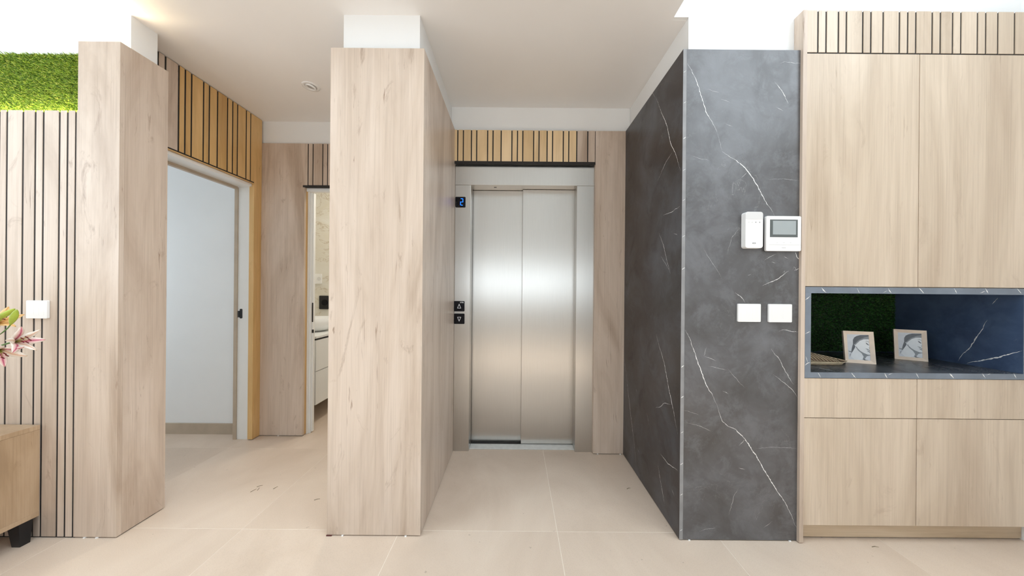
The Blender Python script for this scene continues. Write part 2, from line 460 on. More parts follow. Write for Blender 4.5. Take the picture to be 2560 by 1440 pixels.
wlt.box(ROOM_X0 - .2, ROOM_X0, ROOM_Y0 - .2, WLF[0], WLF[2], WLF[3]); wlt.box(ROOM_X0 - .2, ROOM_X0, WLF[1], 1.62, WLF[2], WLF[3])
struct(wlt.build('wall_left', 'white'), 'white side wall on the left with a window')
cu = MB()
cu.box(ROOM_X0 - .2, ROOM_X1 + .2, ROOM_Y0 - .2, FILL_SKYL[2], ROOM_Z1, ROOM_Z1 + .15)
cu.box(ROOM_X0 - .2, ROOM_X1 + .2, FILL_SKYL[3], 2.0, ROOM_Z1, ROOM_Z1 + .15)
cu.box(ROOM_X0 - .2, FILL_SKYL[0], FILL_SKYL[2], FILL_SKYL[3], ROOM_Z1, ROOM_Z1 + .15)
cu.box(FILL_SKYL[1], ROOM_X1 + .2, FILL_SKYL[2], FILL_SKYL[3], ROOM_Z1, ROOM_Z1 + .15)
struct(cu.build('ceiling_upper', 'white'), 'high white ceiling with a large roof opening added for fill light')

# lower ceiling (underside of the upper floor) that projects into the tall room
SOF_Y = 1.40
cl = MB()
cl.box(-1.88, 0.792, SOF_Y, 1.6025, ZC, ZC + .3)
cl.box(-4.6, 2.8, 1.6025, 4.4, ZC, ZC + .3)
struct(cl.build('ceiling', 'ceil'), 'flat painted lower ceiling over corridor and lift lobby')
# parapet of the upper floor over the projecting ceiling
struct(box('trim_1', 'white', -1.88, 0.792, SOF_Y, SOF_Y + .1, ZC + .3, ZC + 1.2), 'white parapet edge above the lower ceiling')
# upper storey back wall
struct(box('wall_upper', 'white', -1.88, 0.792, 1.62, 1.75, ZC + .3, ROOM_Z1), 'white upper storey wall')

# white wall over the grass and slats on the left
wfl = MB()
wfl.box(ROOM_X0, -1.968, 1.601, 1.72, 0, ZC)
wfl.box(ROOM_X0, -1.88, 1.601, 1.72, ZC + .0006, ROOM_Z1)
wfl = struct(wfl.build('wall_front_left', 'white'), 'white wall above the grass strip')
# ---- left slatted wall and wood pier
edges_l = [P(x, 276, YL).x for x in (-262, -222, -182, -161, -121, -101, -70, -49, -22, -1, 18, 58.3, 89, 109.2, 149.4, 169.4, 190)]
backing = box('slat_backing', 'dark', ROOM_X0, P(194, 276, YL).x, YL + .002, 1.5995, 0.0, 2.075, wfl)
slats(wfl, 'wood', [ROOM_X0] + edges_l, YL, .0019, 0.006, 2.082, gap=.0098)
xp0 = P(196, 104, YL).x
pier = MB().box(edges_l[-1] + .004, -1.932, YL, YL + .02, .005, ZP)
pier.v[6].x = pier.v[4].x = xp0; 
pf = box('wood_panel', 'wood', xp0 - .0, -1.932, YL, YL + .02, .005, ZP, wfl)
box('wood_panel', 'wood', edges_l[-1] + .004, xp0 - .0006, YL, YL + .02, .005, 2.082, wfl)
box('wood_panel', 'wood', -1.952, -1.932, YL + .0205, 1.742, .005, ZP, wfl)
box('wood_panel', 'wood', -2.10, -1.9525, 1.722, 1.742, .005, ZP, wfl)
box('shadow_gap', 'dark', -2.12, -1.937, YL + .006, 1.70, 0.0, .005, wfl)
box('ledge', 'white', -2.14, -1.953, YL + .021, 1.5995, 2.30, 2.36, wfl)
for x in (-2.09, -2.03): box('shim', 'plastic', x, x + .010, YL - .004, YL + .002, 0, .0045, wfl)
# warm light strip lying in the gap behind the top of the pier
tag(box('led_strip', 'led', -2.13, -1.975, 1.572, 1.582, 2.3605, 2.37), 'warm light strip hidden behind the wood pier top', 'light strip')
# ---- artificial grass strip over the slats
def grass(name, mat, backmat, X0, X1, Yb, z0, z1, n, ln, seed, label, parent=None, cat=None):
    """turf panel facing -Y: backing board plus thousands of bent blades"""
    rnd = random.Random(seed); mb = MB()
    for _ in range(n):
        x, z = rnd.uniform(X0, X1), rnd.uniform(z0, z1)
        a = rnd.uniform(0, 2 * math.pi); l = ln * rnd.uniform(0.6, 1.15); wd = rnd.uniform(.0011, .0021)
        d = Vector((math.cos(a) * .55, -1.0, math.sin(a) * .55 - .12)).normalized()
        bend = Vector((math.cos(a) * .5, 0, math.sin(a) * .5 - .25))
        sd = d.cross(Vector((rnd.uniform(-1, 1), rnd.uniform(-1, 1), rnd.uniform(-1, 1)))).normalized()
        p = Vector((x, Yb, z)); q = p + d * l * .55; r = q + (d + bend * 1.1).normalized() * l * .5
        lo, hi = X0 + .001, X1 - .001
        vs = [p + sd * wd, p - sd * wd, q + sd * wd, q - sd * wd, r]
        for k in vs: k.x = min(max(k.x, lo), hi)
        mb.add(vs, [(0, 1, 3, 2), (2, 3, 4)])
    if parent is None:
        t = thing(name, ((X0 + X1) / 2, Yb, z0), label, cat)
    else: t = parent
    box('turf_backing', backmat, X0, X1, Yb, Yb + .008, z0, z1, t)
    b = mb.build('turf_blades', mat, t, fix=False, kind='stuff')
    return t
M['turfback'] = plain('green_turf_backing', (0.05, 0.10, 0.012), 0.8, vary=0.2, scale=30)
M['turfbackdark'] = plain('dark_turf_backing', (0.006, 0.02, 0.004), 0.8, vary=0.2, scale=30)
grass('artificial_grass', 'grass', 'turfback', -3.2, xp0 - .006, 1.592, 2.088, 2.398, 52000, .017, 3,
      'strip of bright green artificial grass above the left slats', cat='artificial grass')
tag(box('led_strip', 'ledgrass', -3.2, xp0 - .01, 1.549, 1.555, 2.0755, 2.081), 'warm light strip along the foot of the grass', 'light strip')

# ---- corridor left wall with door opening into the side room
DZ = 2.062
wc = MB()
wc.box(-2.26, -2.14, 1.722, 2.70, DZ + .03, ZC)
wc.box(-2.26, -2.14, 2.56, 2.70, 0, DZ + .03)
wc.box(-2.26, -2.14, 1.722, 1.75, 0, DZ + .03)
wc = struct(wc.build('wall_corridor', 'white'), 'corridor wall with a doorway')
box('header_backing', 'dark', -2.139, XL - .002, 1.745, 2.5215, DZ + .002, ZC - .006, wc)
Yof = lambda px, py: PX(px, py, XL).y
gy = [1.745] + [PX(x, y, XL).y for x, y in ((395, 150), (414, 165), (446, 370), (462, 380), (478, 388), (508, 400), (522.5, 407), (543, 415), (568, 428), (581, 433), (593, 438), (615, 446), (626, 453))]
slats(wc, 'wood', gy[:4], XL, .0019, DZ + .010, ZC - .004, axis='y', gap=.0105)
slats(wc, 'slat', gy[3:], XL, .0019, DZ + .010, ZC - .004, axis='y', gap=.0105)
box('wood_panel', 'slat', -2.138, XL, gy[-1] + .004, 2.5217, DZ + .010, ZC - .004, wc)
box('wood_panel', 'slat', -2.138, XL, 2.522, YB - .001, .005, ZC - .004, wc)
box('shadow_gap', 'dark', -2.13, XL - .006, 2.53, YB - .002, 0, .005, wc)
# door lining
d1 = thing('door_1', (-2.2, 2.14, 0), 'white lined doorway in the corridor wall', 'door')
d1['kind'] = 'structure'; del d1['category']
box('lining', 'whitelac', -2.235, -2.12, 2.535, 2.559, 0, DZ - .004, d1)
box('lining', 'whitelac', -2.235, -2.12, 1.751, 1.775, 0, DZ - .004, d1)
box('lining', 'whitelac', -2.235, -2.12, 1.7755, 2.5345, DZ - .026, DZ - .004, d1)
box('header_edge', 'slat', -2.1375, XL - .001, 1.76, 2.521, DZ - .003, DZ + .0015, d1)
box('seal_strip', 'beige', -2.262, -2.2355, 2.528, 2.558, 0, DZ - .03, d1)
box('seal_strip', 'beige', -2.262, -2.2355, 1.776, 2.5275, DZ - .046, DZ - .026, d1)
lt = MB(); c = P(603, 784, 2.5345)
lt.prism([p + Vector((0, -.003, 0)) for p in rrect(c, UX, UZ, .020, .078, .008)], (0, .0028, 0))
lt.build('latch_plate', 'black', d1)
box('latch_bolt', 'black', c.x - .024, c.x - .0102, 2.530, 2.5345, c.z - .03, c.z + .022, d1)
# side room
sr = MB()
sr.box(-4.4, -2.2605, 2.63, 2.70, 0, ZC)
sr = struct(sr.build('wall_side_room', 'white'), 'plain white wall seen through the doorway')
struct(box('wall_side_room_end', 'white', -4.5, -4.4, 1.6, 2.75, 1.95, ZC))
struct(box('wall_side_room_sill', 'white', -4.5, -4.4, 1.6, 2.75, 0, .95))
struct(box('wall_side_room_near', 'white', -4.5, ROOM_X0 - .001, 1.63, 1.72, 0, ZC))
bb = struct(box('baseboard_side_room', 'beige', -4.39, -2.262, 2.615, 2.6295, 0, .088), 'beige tiled skirting in the side room')

# ---- wall at the end of the corridor with the bathroom doorway
XD0 = P(756, 1090, YB).x
wb = MB()
wb.box(-2.139, XD0 - .012, YB + .022, 2.70, 0, ZC)
wb.box(XD0 - .012, -.92, YB + .022, 2.70, 2.06, ZC)
wb = struct(wb.build('wall_corridor_end', 'white'), 'white wall at the end of the corridor')
gx = [P(x, 400, YB).x for x in (770.5, 782.5, 807, 819, 843, 856)]
box('wood_panel', 'wood', XD0 + .0003, gx[0] - .004, YB, YB + .0215, 2.075, ZP, wb)
box('wood_panel', 'wood', -2.138, XD0, YB, YB + .0215, .005, ZP, wb)
box('wood_return', 'slat', XD0 - .012, XD0, YB + .022, 2.640, .005, 2.058, wb)
box('header_backing', 'dark', gx[0] - .004, -.925, YB + .002, YB + .0215, 2.066, ZP - .002, wb)
slats(wb, 'wood', gx + [-.925], YB, .0019, 2.076, ZP, gap=.008)
box('header_edge', 'dark', XD0 - .012, -.925, YB - .003, YB + .0215, 2.058, 2.0735, wb)
box('shadow_gap', 'dark', -2.13, XD0 - .003, YB + .006, YB + .02, 0, .005, wb)
box('shim', 'plastic', -1.95, -1.94, YB - .003, YB + .003, 0, .0045, wb)
d2 = thing('door_2', (-1.5, 2.66, 0), 'white sliding bathroom door in its frame', 'door'); d2['kind'] = 'structure'; del d2['category']
box('frame_jamb', 'whitelac', XD0 - .0115, P(771, 1080, 2.652).x, 2.6405, 2.652, 0, 2.045, d2)
box('frame_jamb', 'whitelac', XD0 - .0115, P(777.5, 1080, 2.664).x, 2.6525, 2.664, 0, 2.03, d2)
box('frame_head', 'whitelac', XD0 + .0005, -.93, 2.6225, 2.66, 2.032, 2.0575, d2)
lx = P(787, 800, 2.688).x
leaf = box('door_leaf', 'whitelac', -1.85, lx, 2.6645, 2.688, .008, 2.03, d2)
c = P(781.5, 781, 2.6645)
mb = MB(); mb.prism([p + Vector((0, -.0015, 0)) for p in rrect(c, UX, UZ, .011, .165, .005)], (0, .0018, 0)); mb.build('pull_handle', 'black', leaf)
c = P(781.8, 828, 2.6645); box('lock', 'black', c.x - .009, c.x + .009, 2.663, 2.6646, c.z - .014, c.z + .014, leaf)

# bathroom behind
struct(box('wall_bath_back', 'bathtile', -2.5, -.46, 3.62, 3.7, 0, ZC), 'cream veined tile wall of the bathroom')
struct(box('wall_bath_left', 'bathtile', -2.58, -2.5, 2.705, 3.7, 0, ZC))
struct(box('wall_bath_right', 'white', -.46, -.40, 2.705, 3.7, 0, ZC))
X0v = P(789, 1012, 2.83).x
van = thing('bath_vanity', (X0v - .24, 3.2, .17), 'white wall hung vanity with two drawers in the bathroom', 'vanity')
box('carcass', 'whitelac', -2.499, X0v - .018, 2.832, 3.615, .175, .77, van)
box('drawer_front', 'whitelac', X0v - .0175, X0v, 2.83, 3.615, .17, .468, van)
box('drawer_front', 'whitelac', X0v - .0175, X0v, 2.83, 3.615, .474, .752, van)
box('finger_groove', 'dark', X0v - .0178, X0v - .006, 2.833, 3.61, .7525, .763, van)
box('countertop', 'whitelac', -2.499, X0v + .004, 2.826, 3.615, .7705, .788, van)
bs = thing('wash_basin', (-2.05, 3.2, .7885), 'round white countertop basin on the bathroom vanity', 'basin')
prof = [(0, .0), (.10, .0), (.15, .02), (.19, .07), (.203, .135), (.197, .135), (.182, .07), (.145, .025), (.0, .018)]
MB().lathe(prof, (-2.05, 3.2, .7885), 40).build('bowl', 'ceramic', bs, smooth=True)
c = P(796, 697, 3.62)
t = thing('socket_plate', c, 'white double socket plate on the cream bathroom tiles', 'socket')
mb = MB(); mb.prism([p + Vector((0, -.012, 0)) for p in rrect(c, UX, UZ, .085, .115, .006)], (0, .011, 0)); mb.build('plate', 'plastic', t)
mb = MB(); mb.tube([c + Vector((.015, -.0135, 0)), c + Vector((.015, -.0115, 0))], .022, 20); mb.build('socket', 'greyplastic', t)
c = P(811, 756, 3.62)
t = thing('flush_plate', c, 'black square control plate on the cream bathroom tiles', 'control plate')
mb = MB(); mb.prism([p + Vector((0, -.014, 0)) for p in rrect(c, UX, UZ, .105, .155, .008)], (0, .013, 0)); mb.build('plate', 'black', t)
mb = MB(); mb.tube([c + Vector((.012, -.022, 0)), c + Vector((.012, -.0142, 0))], .033, 24); mb.build('button', 'blackgl', t)
def disc_lamp(name, loc, label, mat, r=.045):
    t = thing(name, loc, label, 'downlight')
    MB().lathe([(r, -.004), (r * .98, 0), (r * .72, 0), (r * .7, -.004)], loc, 32).build('ring', 'plastic', t, smooth=True)
    MB().lathe([(0.0001, -.001), (r * .7, -.001)], loc, 32).build('lens', mat, t)
    return t
M['lampwarm'] = plain('lit_warm_lens', (1.0, 0.94, 0.84), 0.4, emis=62.0)
disc_lamp('downlight', (-1.3, 3.15, ZC), 'lit warm bathroom ceiling lamp', 'lampwarm', .20)

# ---- gimbal downlight (off) in the corridor ceiling
c = P(777, 216, 2.154); c = Vector((c.x, c.y, ZC))
t = thing('downlight', c, 'round white recessed ceiling downlight above the corridor', 'downlight')
MB().lathe([(.054, 0), (.0535, -.004), (.036, -.0055), (.035, -.001)], c, 40).build('trim_ring', 'plastic', t, smooth=True)
tilt = Matrix.Rotation(math.radians(12), 4, 'Y')
g = MB().lathe([(.034, -.001), (.034, -.010), (.027, -.012), (.025, -.003)], (0, 0, 0), 36)
g.v = [tilt @ p + c for p in g.v]; g.build('gimbal', 'plastic', t, smooth=True)
g = MB().lathe([(.0001, -.005), (.025, -.005)], (0, 0, 0), 36); g.v = [tilt @ p + c for p in g.v]
M['lens_off'] = plain('unlit_lens', (0.42, 0.42, 0.40), 0.25, vary=0.1, scale=60)
g.build('lens', 'lens_off', t)

# ---- central pier
wp = struct(box('wall_pier', 'white', -.876, -.491, 1.588, 2.70, .006, ZC), 'white core of the central pier')
box('wood_panel', 'wood', -.922, -.4585, YP, YP + .022, .005, ZP, wp)
box('wood_panel', 'wood', -.480, -.4585, YP + .0225, 2.384, .005, ZP, wp)
box('wood_panel', 'wood', -.922, -.900, YP + .0225, YB - .001, .005, ZP, wp)
box('shadow_gap', 'dark', -.914, -.466, YP + .008, 2.38, 0, .005, wp)
for x in (-.848, -.535): box('shim', 'plastic', x, x + .009, YP - .005, YP + .003, 0, .0045, wp)
M['redbrown'] = plain('red_brown_shim', (0.10, 0.025, 0.02), 0.6, vary=0.2)
box('shim', 'redbrown', -.923, -.897, YP - .004, YP + .008, 0, .0048, wp)

# ---- lift lobby back wall
wlf = struct(box('wall_lift', 'white', -.49, .865, 2.386, 2.70, 2.19, ZC), 'white wall above the lift')
struct(box('wall_lift_left', 'white', -.49, -.46, 2.386, 2.599, 0, 2.1895))
wlr = struct(box('wall_lift_right', 'white', .60, .865, 2.386, 2.599, 0, 2.1895))
struct(box('wall_lift_shaft', 'white', -.49, .865, 2.60, 2.70, 0, 2.1895))
gx = [P(x, 365, YLIFT).x for x in (1144.4, 1158.3, 1178.6, 1191.7, 1219, 1232.5, 1252.8, 1279.7, 1293.6, 1307, 1334, 1347.5, 1367.8, 1381.4, 1408.3, 1422, 1442, 1469.4)]
zt = P(1310, 404, YLIFT).z
box('header_backing', 'dark', -.4580, P(1488, 400, YLIFT).x, YLIFT + .002, 2.384, zt - .004, ZP - .002, wlf)
slats(wlf, 'slat_lit', [-.4645] + gx[:-1], YLIFT, .0019, zt, ZP, gap=.0088)
xe = P(1488.5, 400, YLIFT).x
slats(wlf, 'wood', gx[-2:] + [xe], YLIFT, .0019, zt, ZP, gap=.0088)
box('header_edge', 'dark', -.4580, xe, YLIFT - .004, YLIFT + .0019, zt - .020, zt - .0005, wlf)
box('wood_panel', 'wood', xe + .0004, .8205, YLIFT, 2.384, .005, ZP, wlr)
box('shadow_gap', 'dark', .60, .82, YLIFT + .006, 2.384, 0, .005, wlr)
for x in (.625, .795): box('shim', 'plastic', x, x + .009, YLIFT - .004, YLIFT + .003, 0, .0045, wlr)

# ---- lift entrance
YF = 2.378
lift = thing('elevator', (.07, YF, 0), 'brushed steel lift entrance with closed two panel sliding door', 'elevator')
zh = P(1310, 463.5, YF).z; zh1 = P(1310, 414.5, YF).z
xj0, xj1, xj2, xj3 = -.4575, P(1176, 600, YF).x, P(1441.5, 600, YF).x, P(1485.5, 600, YF).x
box('header', 'steel', xj0, xj3, YF, 2.598, zh + .001, zh1, lift, bevel=.0012)
box('jamb', 'steel', xj0, xj1, YF + .001, 2.478, 0, zh, lift, bevel=.0012)
box('jamb', 'steel', xj2, xj3, YF + .001, 2.478, 0, zh, lift, bevel=.0012)
xm = P(1304.5, 800, 2.48).x
dl = box('door_panel', 'steel', xj1 - .05, xm + .06, 2.510, 2.545, .012, zh - .001, lift, bevel=.0015)
dr = box('door_panel', 'steel', xm, xj2 + .05, 2.4795, 2.506, .012, zh - .001, lift, bevel=.0015)
box('sill', 'sill', xj1 + .0005, xj2 - .0005, 2.405, 2.598, .0005, .008, lift, bevel=.001)
box('sill_groove', 'dark', xj1 + .001, xm, 2.4795, 2.509, .0082, .0105, lift)
c = P(1238, 469.5, 2.42); box('sensor', 'black', c.x - .010, c.x + .010, 2.43, 2.436, zh - .0015, zh + .0005, lift)
# floor indicator
c = P(1151.3, 505.5, YF)
ind = MB(); ind.prism([p + Vector((0, -.003, 0)) for p in rrect(c, UX, UZ, .0765, .080, .006)], (0, .0038, 0))
ind = ind.build('floor_indicator', 'blackgl', lift)
def stroke(pts, wd, y, th=.0006):
    mb = MB(); pts = [Vector((a, y, b)) for a, b in pts]
    for a, b in zip(pts[:-1], pts[1:]):
        t = (b - a).normalized(); s = Vector((-t.z, 0, t.x)) * wd / 2; e = t * wd * .5
        mb.prism([a - e + s, a - e - s, b + e - s, b + e + s], (0, th, 0))
    return mb
dig = [[(.0040, .0225), (.0150, .0225), (.0185, .019), (.0185, -.002), (.0130, -.002)],
       [(.0055, -.002), (.0010, -.002), (.0010, -.0215), (.0050, -.0265), (.0160, -.0265)]]
for d in dig: stroke([(c.x + a, c.z + b + .003) for a, b in d], .0042, YF - .0037).build('digit_segment', 'blue_led', ind)
# call buttons
for py, up in ((765.5, 1), (796.8, -1)):
    c = P(1148.3, py, YF)
    b = MB(); b.prism([p + Vector((0, -.004, 0)) for p in rrect(c, UX, UZ, .0795, .0785, .006)], (0, .0048, 0))
    b = b.build('call_button', 'blackgl', lift)
    tri = [(0, .017), (.0125, -.0135), (-.0125, -.0135), (0, .017)]
    stroke([(c.x - .0005 + a, c.z - .001 + up * z) for a, z in tri], .0036, YF - .0048).build('arrow', 'white_print', b)
    if up == 1:
        tx = bpy.data.curves.new('maker_name', 'FONT'); tx.body = 'OTIS'; tx.size = .0125; tx.align_x = 'CENTER'; tx.extrude = .0002; tx.offset = .0003
        to = bpy.data.objects.new('tmp', tx); C.objects.link(to)
        dg = bpy.context.evaluated_depsgraph_get()
        me = bpy.data.meshes.new_from_object(to.evaluated_get(dg)); bpy.data.objects.remove(to)
        me.materials.clear(); me.materials.append(M['white_print'])
        o = bpy.data.objects.new('lettering', me); C.objects.link(o); o.parent = b
        o.rotation_euler = (math.pi / 2, 0, 0)
        o.location = Vector((c.x + .0195, YF - .0046, c.z + .0245)) - wl(b)

# ---- marble wall on the right of the lobby
XM = .820
wr = MB()
wr.box(.866, 1.40, 1.585, 2.70, 0, ZC); wr.box(1.40, ROOM_X1, 1.585, 1.70, 2.44, ZC)
wr.box(.792, ROOM_X1, 1.585, 1.70, ZC + .0006, ROOM_Z1); wr.box(1.40, ROOM_X1, 2.12, 2.70, 0, 2.44)
wr = struct(wr.build('wall_front_right', 'white'), 'white wall above the marble and the cabinet')
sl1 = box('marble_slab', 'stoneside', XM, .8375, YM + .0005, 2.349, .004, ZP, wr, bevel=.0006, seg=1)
xs1 = P(2001.5, 800, YM).x
sl2 = box('marble_slab', 'stone', .838, xs1, YM, YM + .02, .004, ZP, wr, bevel=.0006, seg=1)
es = box('marble_edge', 'nicheedge', XM + .0005, .8375, YM - .0008, YM + .0004, .004, ZP, wr)
M['marbleedge'] = plain('grey_marble_edge', (0.27, 0.27, 0.275), 0.4, vary=0.15, scale=9)
es.data.materials.clear(); es.data.materials.append(M['marbleedge'])
box('shadow_gap', 'dark', XM + .006, xs1, YM + .006, 2.34, 0, .004, wr)
for x in (.865, 1.36): box('shim', 'plastic', x, x + .009, YM - .004, YM + .003, 0, .0038, wr)
A8 = lambda u, v: (1640 + u / 2.4816, 120 + v / 2.4826)
A2 = lambda u, v: (1540 + u / 2.482, 860 + v / 2.482)
A7 = lambda u, v: (1820 + u / 4.236, 500 + v / 4.236)
def fr(fn, pts, wd=1.0): return ([P(*fn(u, v), YM) for u, v in pts], wd)
front = [
 fr(A8, [(195, 95), (230, 160), (265, 240), (290, 330), (310, 400), (340, 450), (365, 490), (380, 525)], 2.0),
 fr(A8, [(410, 645), (450, 672), (500, 700), (540, 735), (570, 765), (600, 805), (625, 850), (650, 900), (690, 970), (720, 1010), (735, 1040)], 2.2),
 fr(A8, [(735, 210), (770, 250), (800, 300), (820, 345)], 1.8), fr(A8, [(745, 365), (790, 390)], .6),
 fr(A8, [(770, 95), (800, 85), (850, 92), (903, 95)], .8), fr(A8, [(530, 805), (565, 770)], .7),
 fr(A8, [(430, 470), (475, 487)], .7), fr(A8, [(320, 255), (390, 278)], .8), fr(A8, [(400, 318), (460, 335)], .5),
 fr(A8, [(380, 525), (400, 600), (410, 645)], .4), fr(A8, [(690, 815), (800, 812), (895, 822)], .35),
 fr(A8, [(220, 670), (330, 700)], .4), fr(A8, [(440, 1280), (470, 1180), (520, 1110)], .4), fr(A8, [(290, 1240), (360, 1350), (410, 1430)], .4),
 fr(A8, [(865, 1265), (875, 1300), (895, 1325)], 2.0),
 fr(A7, [(360, 910), (440, 875), (475, 855), (540, 830), (580, 795), (645, 745)], 1.6), fr(A7, [(700, 750), (760, 725)], 1.2),
 fr(A7, [(385, 640), (440, 600), (505, 565)], .7), fr(A7, [(75, 980), (130, 1020), (160, 1060), (180, 1090)], 1.3),
 fr(A7, [(540, 1390), (590, 1375), (660, 1390), (755, 1398)], 1.2), fr(A7, [(455, 655), (505, 672)], .6), fr(A7, [(590, 595), (635, 622)], .7),
 fr(A7, [(210, 800), (250, 785)], .5), fr(A7, [(575, 770), (600, 745), (605, 775), (585, 780)], .5), fr(A7, [(685, 745), (700, 710), (715, 730), (695, 745)], .5),
 fr(A2, [(428, -88), (455, -40), (480, 30), (510, 120), (540, 200), (560, 260), (595, 310), (622, 370)], 2.2),
 fr(A2, [(622, 370), (640, 420), (660, 480), (700, 512), (740, 530), (800, 590), (840, 650), (880, 710), (920, 785), (960, 850), (1000, 910), (1040, 970), (1080, 1050), (1105, 1110), (1128, 1155)], 2.3),
 fr(A2, [(700, 1060), (730, 950), (760, 890)], .6), fr(A2, [(960, 30), (1010, 90), (1050, 170), (1100, 250)], 1.5), fr(A2, [(975, 190), (1040, 240), (1100, 290), (1133, 340)], 1.0),
 fr(A2, [(545, 75), (580, 88), (622, 103)], .8), fr(A2, [(545, 75), (560, 20)], .6), fr(A2, [(570, 138), (690, 160)], .6), fr(A2, [(660, 292), (700, 308)], .8),
 fr(A2, [(420, 410), (520, 440)], .4), fr(A2, [(430, 485), (520, 510), (600, 545)], .5), fr(A2, [(860, 650), (950, 638), (1130, 650)], .45),
 fr(A2, [(760, 630), (800, 592)], .8), fr(A2, [(690, 150), (760, 230), (800, 270)], .4), fr(A2, [(915, 1140), (970, 1100)], .5), fr(A2, [(760, 770), (800, 780)], .7),
 fr(A2, [(520, 1165), (550, 1150), (620, 1140)], .6),
]
veins('vein', front, (0, -1, 0), sl2, .0017, 11)
def sd(fn, pts, wd=1.0): return ([PX(*fn(u, v), XM) for u, v in pts], wd)
side = [
 sd(A8, [(0, 310), (30, 390), (70, 490), (90, 590), (120, 650), (152, 765)], 1.6), sd(A8, [(10, 825), (60, 710), (100, 650)], .8),
 sd(A8, [(45, 1040), (110, 1010), (150, 980)], 1.2), sd(A8, [(20, 1150), (45, 1220), (70, 1330), (90, 1400)], 1.2), sd(A8, [(110, 1150), (135, 1158)], .7),
 sd(A8, [(0, 310), (-60, 170 + 60)], .6), sd(A8, [(30, 1290), (60, 1340), (85, 1380)], .7),
 sd(A2, [(250, -60), (265, 0), (300, 120), (330, 290), (360, 430), (383, 560)], 1.7), sd(A2, [(60, 150), (90, 430), (110, 590), (125, 740)], 1.3),
 sd(A2, [(245, 395), (275, 390), (300, 365), (340, 375)], 1.0), sd(A2, [(275, 680), (320, 740), (383, 785)], 1.3), sd(A2, [(260, 750), (285, 900), (305, 1010)], 1.1),
 sd(A2, [(190, 420), (205, 500)], .5), sd(A2, [(125, 280), (130, 300)], .6), sd(A2, [(345, 900), (365, 950)], .6), sd(A2, [(60, 180), (50, 60)], .6),
 sd(A2, [(130, 640), (150, 690)], .5),
]
veins('vein', side, (-1, 0, 0), sl1, .0021, 12)
el = []
rnd = random.Random(4)
for v in (148, 340, 560, 758, 945, 1170, 1370):
    px, py = A8(178, v); z = P(px, py, YM).z
    el.append(([Vector((XM + .002, YM - .0008, z - .004)), Vector((.829, YM - .0008, z + .001)), Vector((.8365, YM - .0008, z + .006))], rnd.uniform(.9, 2.2)))
for v in (140, 330, 550, 745, 935, 1155):
    px, py = A2(400, v); z = P(px, py, YM).z
    el.append(([Vector((XM + .002, YM - .0008, z - .004)), Vector((.829, YM - .0008, z + .001)), Vector((.8365, YM - .0008, z + .006))], rnd.uniform(.9, 2.4)))
veins('vein', el, (0, -1, 0), es, .0022, 13, wob=.001)

# ================================================================== TALL CABINET
YC = YCAB
cx0, cx1 = P(2001.5, 800, YC).x, ROOM_X1 - .002
cab = thing('tall_cabinet', ((cx0 + cx1) / 2, YC + .3, 0), 'tall oak fitted cabinet with slatted top and open stone niche', 'cabinet')
fx0 = P(2012, 800, YC).x
xs = P(2294.5, 750, YC).x
z_t0 = P(2280, 28, YC).z; z_t1 = P(2280, 132.5, YC).z; z_d = P(2280, 717.5, YC).z
z_n0 = P(2280, 719.5, YC).z; z_n1 = P(2280, 735, YC).z; z_n2 = P(2280, 932.5, YC).z; z_n3 = P(2280, 946.5, YC).z
z_r = P(2280, 1047, YC).z; z_k = P(2280, 1315, YC).z
box('side_panel', 'wood', cx0, fx0 - .001, YC - .002, 1.584, .004, z_t0, cab)
sdark = box('side_panel', 'cabwood', cx0 + .002, fx0 - .001, 1.5845, 2.11, .004, 2.43, cab)
box('carcass', 'dark', fx0, cx1, YC + .003, 1.583, z_t1 - .006, z_t0 - .003, cab)
box('carcass', 'cabwood', fx0, cx1, YC + .018, 2.115, z_n0 + .0, z_t1 - .0065, cab)
gx = [P(x, 80, YC).x for x in (2045.2, 2065.5, 2096.2, 2116.1, 2157.1, 2177.5, 2208.1, 2248.8, 2269.5, 2289.8, 2330.8, 2351.2, 2381.8, 2402.5, 2444, 2464.7, 2495, 2536.8, 2568)]
slats(cab, 'cabwood', [fx0 - .0038] + gx + [cx1 + .003], YC, .0029, z_t1, z_t0, gap=.0086)
g = .0016
xs_hi = cx1
for a, b in ((fx0, xs - g), (xs + g, xs_hi)):
    box('door', 'cabwood', a, b, YC, YC + .0178, z_d, z_t1 - .0065, cab, bevel=.0006, seg=1)
    box('drawer_front', 'cabwood', a, b, YC, YC + .0178, z_r + .0016, z_n3 - .0025, cab, bevel=.0006, seg=1)
    box('door', 'cabwood', a, b, YC, YC + .0178, z_k, z_r - .0016, cab, bevel=.0006, seg=1)
box('carcass', 'dark', fx0, cx1, YC + .018, 2.115, z_k + .002, z_n3 - .0005, cab)
box('plinth', 'plinth', fx0 - .0005, cx1, YC + .035, YC + .055, .006, z_k + .001, cab)
box('shadow_gap', 'dark', fx0, cx1, YC + .042, YC + .055, 0, .006, cab)
# niche lining
NB = 2.06
nx0 = P(2026, 830, YC).x; nx1 = P(2557.5, 830, YC).x
nt_ = box('niche_top', 'niche', fx0, cx1, YC - .001, NB + .02, z_n1, z_n0, cab)
M['shelf'] = stone('charcoal_slate', (0.032, 0.034, 0.040), (0.055, 0.058, 0.066), (0.085, 0.09, 0.10), rough=0.28, speck=0.3)
nb_ = box('niche_shelf', 'shelf', fx0, cx1, YC - .001, NB + .02, z_n3, z_n2, cab)
nl_ = box('niche_side', 'niche', fx0, nx0, YC - .001, NB + .02, z_n2, z_n1, cab)
nr_ = box('niche_side', 'niche', nx1, cx1, YC - .001, NB + .02, z_n2, z_n1, cab)
nbk = box('niche_back', 'niche', nx0, nx1, NB, NB + .02, z_n2, z_n1, cab)
e = .0016
ft = box('niche_edge', 'nicheedge', fx0, cx1, YC - .001 - e, YC - .0011, z_n1, z_n0, cab)
